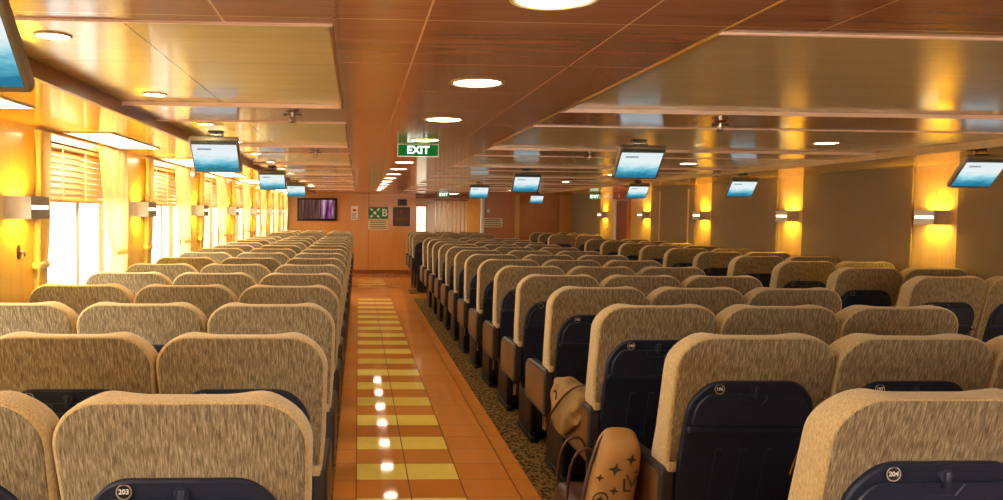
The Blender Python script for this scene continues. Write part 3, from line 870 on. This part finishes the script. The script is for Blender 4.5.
# ------------------------------------------------------------------ sprinklers and the like
def make_sprinkler():
    t = link('sprinkler_head', None)
    bm = bmesh.new(); lathe(bm, [(.03, -.0005), (.032, -.005), (.018, -.010)], n=20); obj('base_plate', bm, m_chrome, t, 40)
    bm = bmesh.new(); cyl(bm, (0, 0, -.010), (0, 0, -.03), .009); tube(bm, [(-.009, 0, -.028), (-.016, 0, -.04), (0, 0, -.054)], .003, 6); tube(bm, [(.009, 0, -.028), (.016, 0, -.04), (0, 0, -.054)], .003, 6); obj('nozzle', bm, m_chrome, t, 40)
    bm = bmesh.new(); cyl(bm, (0, 0, -.054), (0, 0, -.057), .019); obj('deflector', bm, m_dark, t, 40)
    bm = bmesh.new(); tube(bm, [(-.038, 0, -.016), (.038, 0, -.016)], .004, 6)
    for s in (-1, 1): bmesh.ops.create_uvsphere(bm, u_segments=10, v_segments=8, radius=.008, matrix=Matrix.Translation((.038*s, 0, -.016)))
    obj('side_arms', bm, m_dark, t, 40)
    return t
sp = make_sprinkler(); fs = True
for (x, y, lab) in ((-.33, 4.05, 'chrome sprinkler on the dark beam over the left seats, nearest'), (1.9, 4.2, 'chrome sprinkler on the dark beam over the central seats, nearest'),
                    (-.35, 6.6, 'small chrome sprinkler on the left ceiling, second dark beam'), (1.9, 6.6, 'small chrome sprinkler on the central ceiling, second dark beam'),
                    (4.0, 8.9, 'small chrome sprinkler near the right wall crown')):
    o = sp if fs else copy_tree(sp); fs = False; o.location = (x, y, H); tag(o, lab, 'sprinkler', 'sprinklers on the ceiling beams')

# ------------------------------------------------------------------ far passage: slatted screen
t = thing('slatted_screen', 'screen of upright golden slats standing in the far passage', 'screen', (2.42, YB+.3, 0))
for i in range(8):
    obj('slat', B(-.40+.112*i, -.355+.112*i, -.02, .02, .06, 1.93, bev=.004), m_soffit, t)
obj('rail', B(-.42, .46, -.025, .025, 1.93, 1.97, bev=.004), m_fascia, t); obj('rail', B(-.42, .46, -.025, .025, .0, .06, bev=.004), m_fascia, t)
obj('rail', B(-.30, .40, -.045, -.022, 1.02, 1.06, bev=.004), m_dark, t)
downlight(.15, m_lamp2, 2.35, 20.1, H, 'ceiling light added to brighten the slatted screen in the far passage', None)  # added lamp, lights the slats from the front
downlight(.2, m_lamp, 2.6, 23.0, H, 'large ceiling light added to brighten the far passage beyond the slatted screen', None)  # added fill lamp, brightens the lobby behind the slats

# ------------------------------------------------------------------ bags by the aisle
def sm(o, n):
    m = o.modifiers.new('smooth', 'SUBSURF'); m.levels = n; m.render_levels = n; return o
# slouched cream bag hung over the third-row armrest
t = thing('cloth_bag', 'slouched cream cloth bag with dark marks hung over the armrest of the third-row aisle seat', 'bag', (1.102, 4.03, .70))
bm = bmesh.new(); rings = []; ny = 22
for j in range(ny+1):
    q = j/ny; y = -.24+.50*q; sw = sin(pi*min(1, max(0, .06+.88*q)))
    top = .010+.026*sw**.7 + .006*sin(11*q); out = -.09-.19*sw**.6*(.45+.55*q) + .012*sin(9*q); inn = -.09*sw
    th = .012+.020*sw; r = []
    def wob(a): return .007*sin(a*3+q*14) + .005*sin(a*5-q*23)
    N = 9
    for i in range(N):       # outer hanging face going up, top arch, inner face going down
        f = i/(N-1); z = out + (top-.03-out)*f; r.append((-.03-th-.028*sin(pi*f)*sw + wob(f*2), y+.012*sin(f*5+q*7), z))
    for i in range(1, 8):
        a_ = pi - pi*i/8; r.append((.0+(.034+th)*cos(a_), y, top-.03+.034*sin(a_)+wob(a_)*.6))
    for i in range(5):
        f = i/4; r.append((.034+th, y, top-.03-(top-.03-inn)*f))
    for i in range(4):
        f = i/3; r.append((.0285, y, inn+(.003-inn)*f))
    for i in range(8):
        f = i/7; r.append((-.0295, y, .003+(out+.004-.003)*f))
    rings.append(r)
loft(bm, rings)
sm(obj('body', bm, m_bagcream, t, 180), 2)
bm = bmesh.new(); tube(bm, [(.03, -.2, .062), (-.03, -.19, .07), (-.075, -.12, .01), (-.1, -.02, -.08), (-.105, .1, -.17), (-.085, .2, -.25), (-.07, .26, -.27)], .006, 8); sm(obj('strap', bm, m_bagbrown, t, 180), 2)
for (y, z, r, a0, a1) in ((.03, -.03, .024, 1, 12),):
    bm = bmesh.new(); tube(bm, [(-.088, y+r*cos(a), z+r*sin(a)) for a in [i*pi/8 for i in range(a0, a1)]], .004, 6); obj('print_mark', bm, m_mark, t, 50)

# tan monogram bag standing on the second-row aisle seat
def tote_bm(w, d, h, top_r=.06, taper=.82):
    bm = bmesh.new(); rings = []
    o = rounded([(-w/2, -d/2), (w/2, -d/2), (w/2, d/2), (-w/2, d/2)], min(w, d)*.42)
    for z, s, sy in ((0, .9, .9), (.015, 1, 1), (h*.35, 1.04, 1.03), (h*.75, 1.0, .97), (h*.9, .9, .92), (h*.97, .72, .84), (h, .42, .66)):
        rings.append([(x*s, y*sy, z) for x, y in o])
    return loft(bm, rings)
t = thing('monogram_bag', 'tan monogram handbag with dark brown emblems hung on the armrest of the second-row aisle seat', 'bag', (.935, 3.03, .36), rotz=radians(-14))
BW, BD, BH = .165, .30, .40
LEAN = .2
body = tote_bm(BW, BD, BH)
for v in body.verts: v.co.x += LEAN*v.co.z
sm(obj('body', body, m_bagtan, t, 180), 2)
YS = -.159
def mark(fn):
    bm = bmesh.new(); fn(bm)
    for v in bm.verts: v.co.x += LEAN*v.co.z
    obj('emblem_print', bm, m_mark, t, 40)
def flat_poly(bm, pts, th=.003):
    vs = [bm.verts.new((x, y, z)) for x, y, z in pts]; vb = [bm.verts.new((x, y+th, z)) for x, y, z in pts]
    bm.faces.new(vs); bm.faces.new(vb[::-1]); n = len(vs)
    for i in range(n): bm.faces.new((vs[i], vs[(i+1) % n], vb[(i+1) % n], vb[i]))
def star4(u, v, r, dy=0):
    return lambda bm: flat_poly(bm, [(u+(r if i % 2 == 0 else r*.36)*cos(i*pi/4+pi/2), YS-dy, v+(r if i % 2 == 0 else r*.36)*sin(i*pi/4+pi/2)) for i in range(8)])
def ringm(u, v, r):
    return lambda bm: tube(bm, [(u+r*cos(2*pi*i/18), YS, v+r*sin(2*pi*i/18)) for i in range(19)], .003, 6)
for f in (star4(.035, .345, .021), star4(-.012, .305, .026), star4(.0, .225, .017), star4(-.06, .27, .016), star4(.064, .30, .013),
          ringm(-.042, .19, .026), star4(-.042, .19, .017), star4(.05, .165, .02), star4(-.05, .1, .024), ringm(.04, .07, .024), star4(.04, .07, .016)): mark(f)
for (u, v, sz) in ((.045, .255, .066), (.0, .13, .05)):
    tb = text_bm('L', sz, .001, 1, .001); bmesh.ops.translate(tb, verts=tb.verts, vec=(u-.008+LEAN*v, YS, v-.008)); obj('monogram', tb, m_mark, t)
    tb = text_bm('V', sz, .001, 1, .001); bmesh.ops.translate(tb, verts=tb.verts, vec=(u+.010+LEAN*v, YS-.0005, v+.008)); obj('monogram', tb, m_mark, t)
bm = bmesh.new(); tube(bm, [(-.068, -.1, .12), (-.05, -.09, .25), (-.02, -.05, .34), (.02, .05, .385), (.06, .16, .37), (.15, .18, .345), (.165, .18, .27)], .009, 8); sm(obj('handle', bm, m_bagbrown, t, 180), 2)
# dark leather tote on the carpet edge with thin loop handles
t = thing('leather_tote', 'dark brown leather tote with thin loop handles standing on the floor by the aisle', 'bag', (.985, 3.50, .0085))
obj('body', tote_bm(.17, .34, .36), m_bagbrown, t, 60)
for y in (-.09, .09):
    bm = bmesh.new(); tube(bm, [(-.072, y, .33), (-.07, y, .45), (-.05, y-.01, .54), (-.02, y-.015, .575), (.02, y-.015, .58), (.05, y-.01, .55), (.07, y, .46), (.072, y, .33)], .008, 8); sm(obj('handle', bm, m_bagbrown, t, 180), 2)

# ------------------------------------------------------------------ daylight
wd = bpy.data.worlds.new('world'); scn.world = wd; wd.use_nodes = True
bg = wd.node_tree.nodes['Background']; bg.inputs[0].default_value = (1.0, .96, .88, 1); bg.inputs[1].default_value = 7.5

vs = scn.view_settings
vs.view_transform = 'Standard'; vs.look = 'None'; vs.gamma = 1; vs.use_curve_mapping = False; vs.exposure = 0.7
for o in (proto_far, proto_near):
    pass
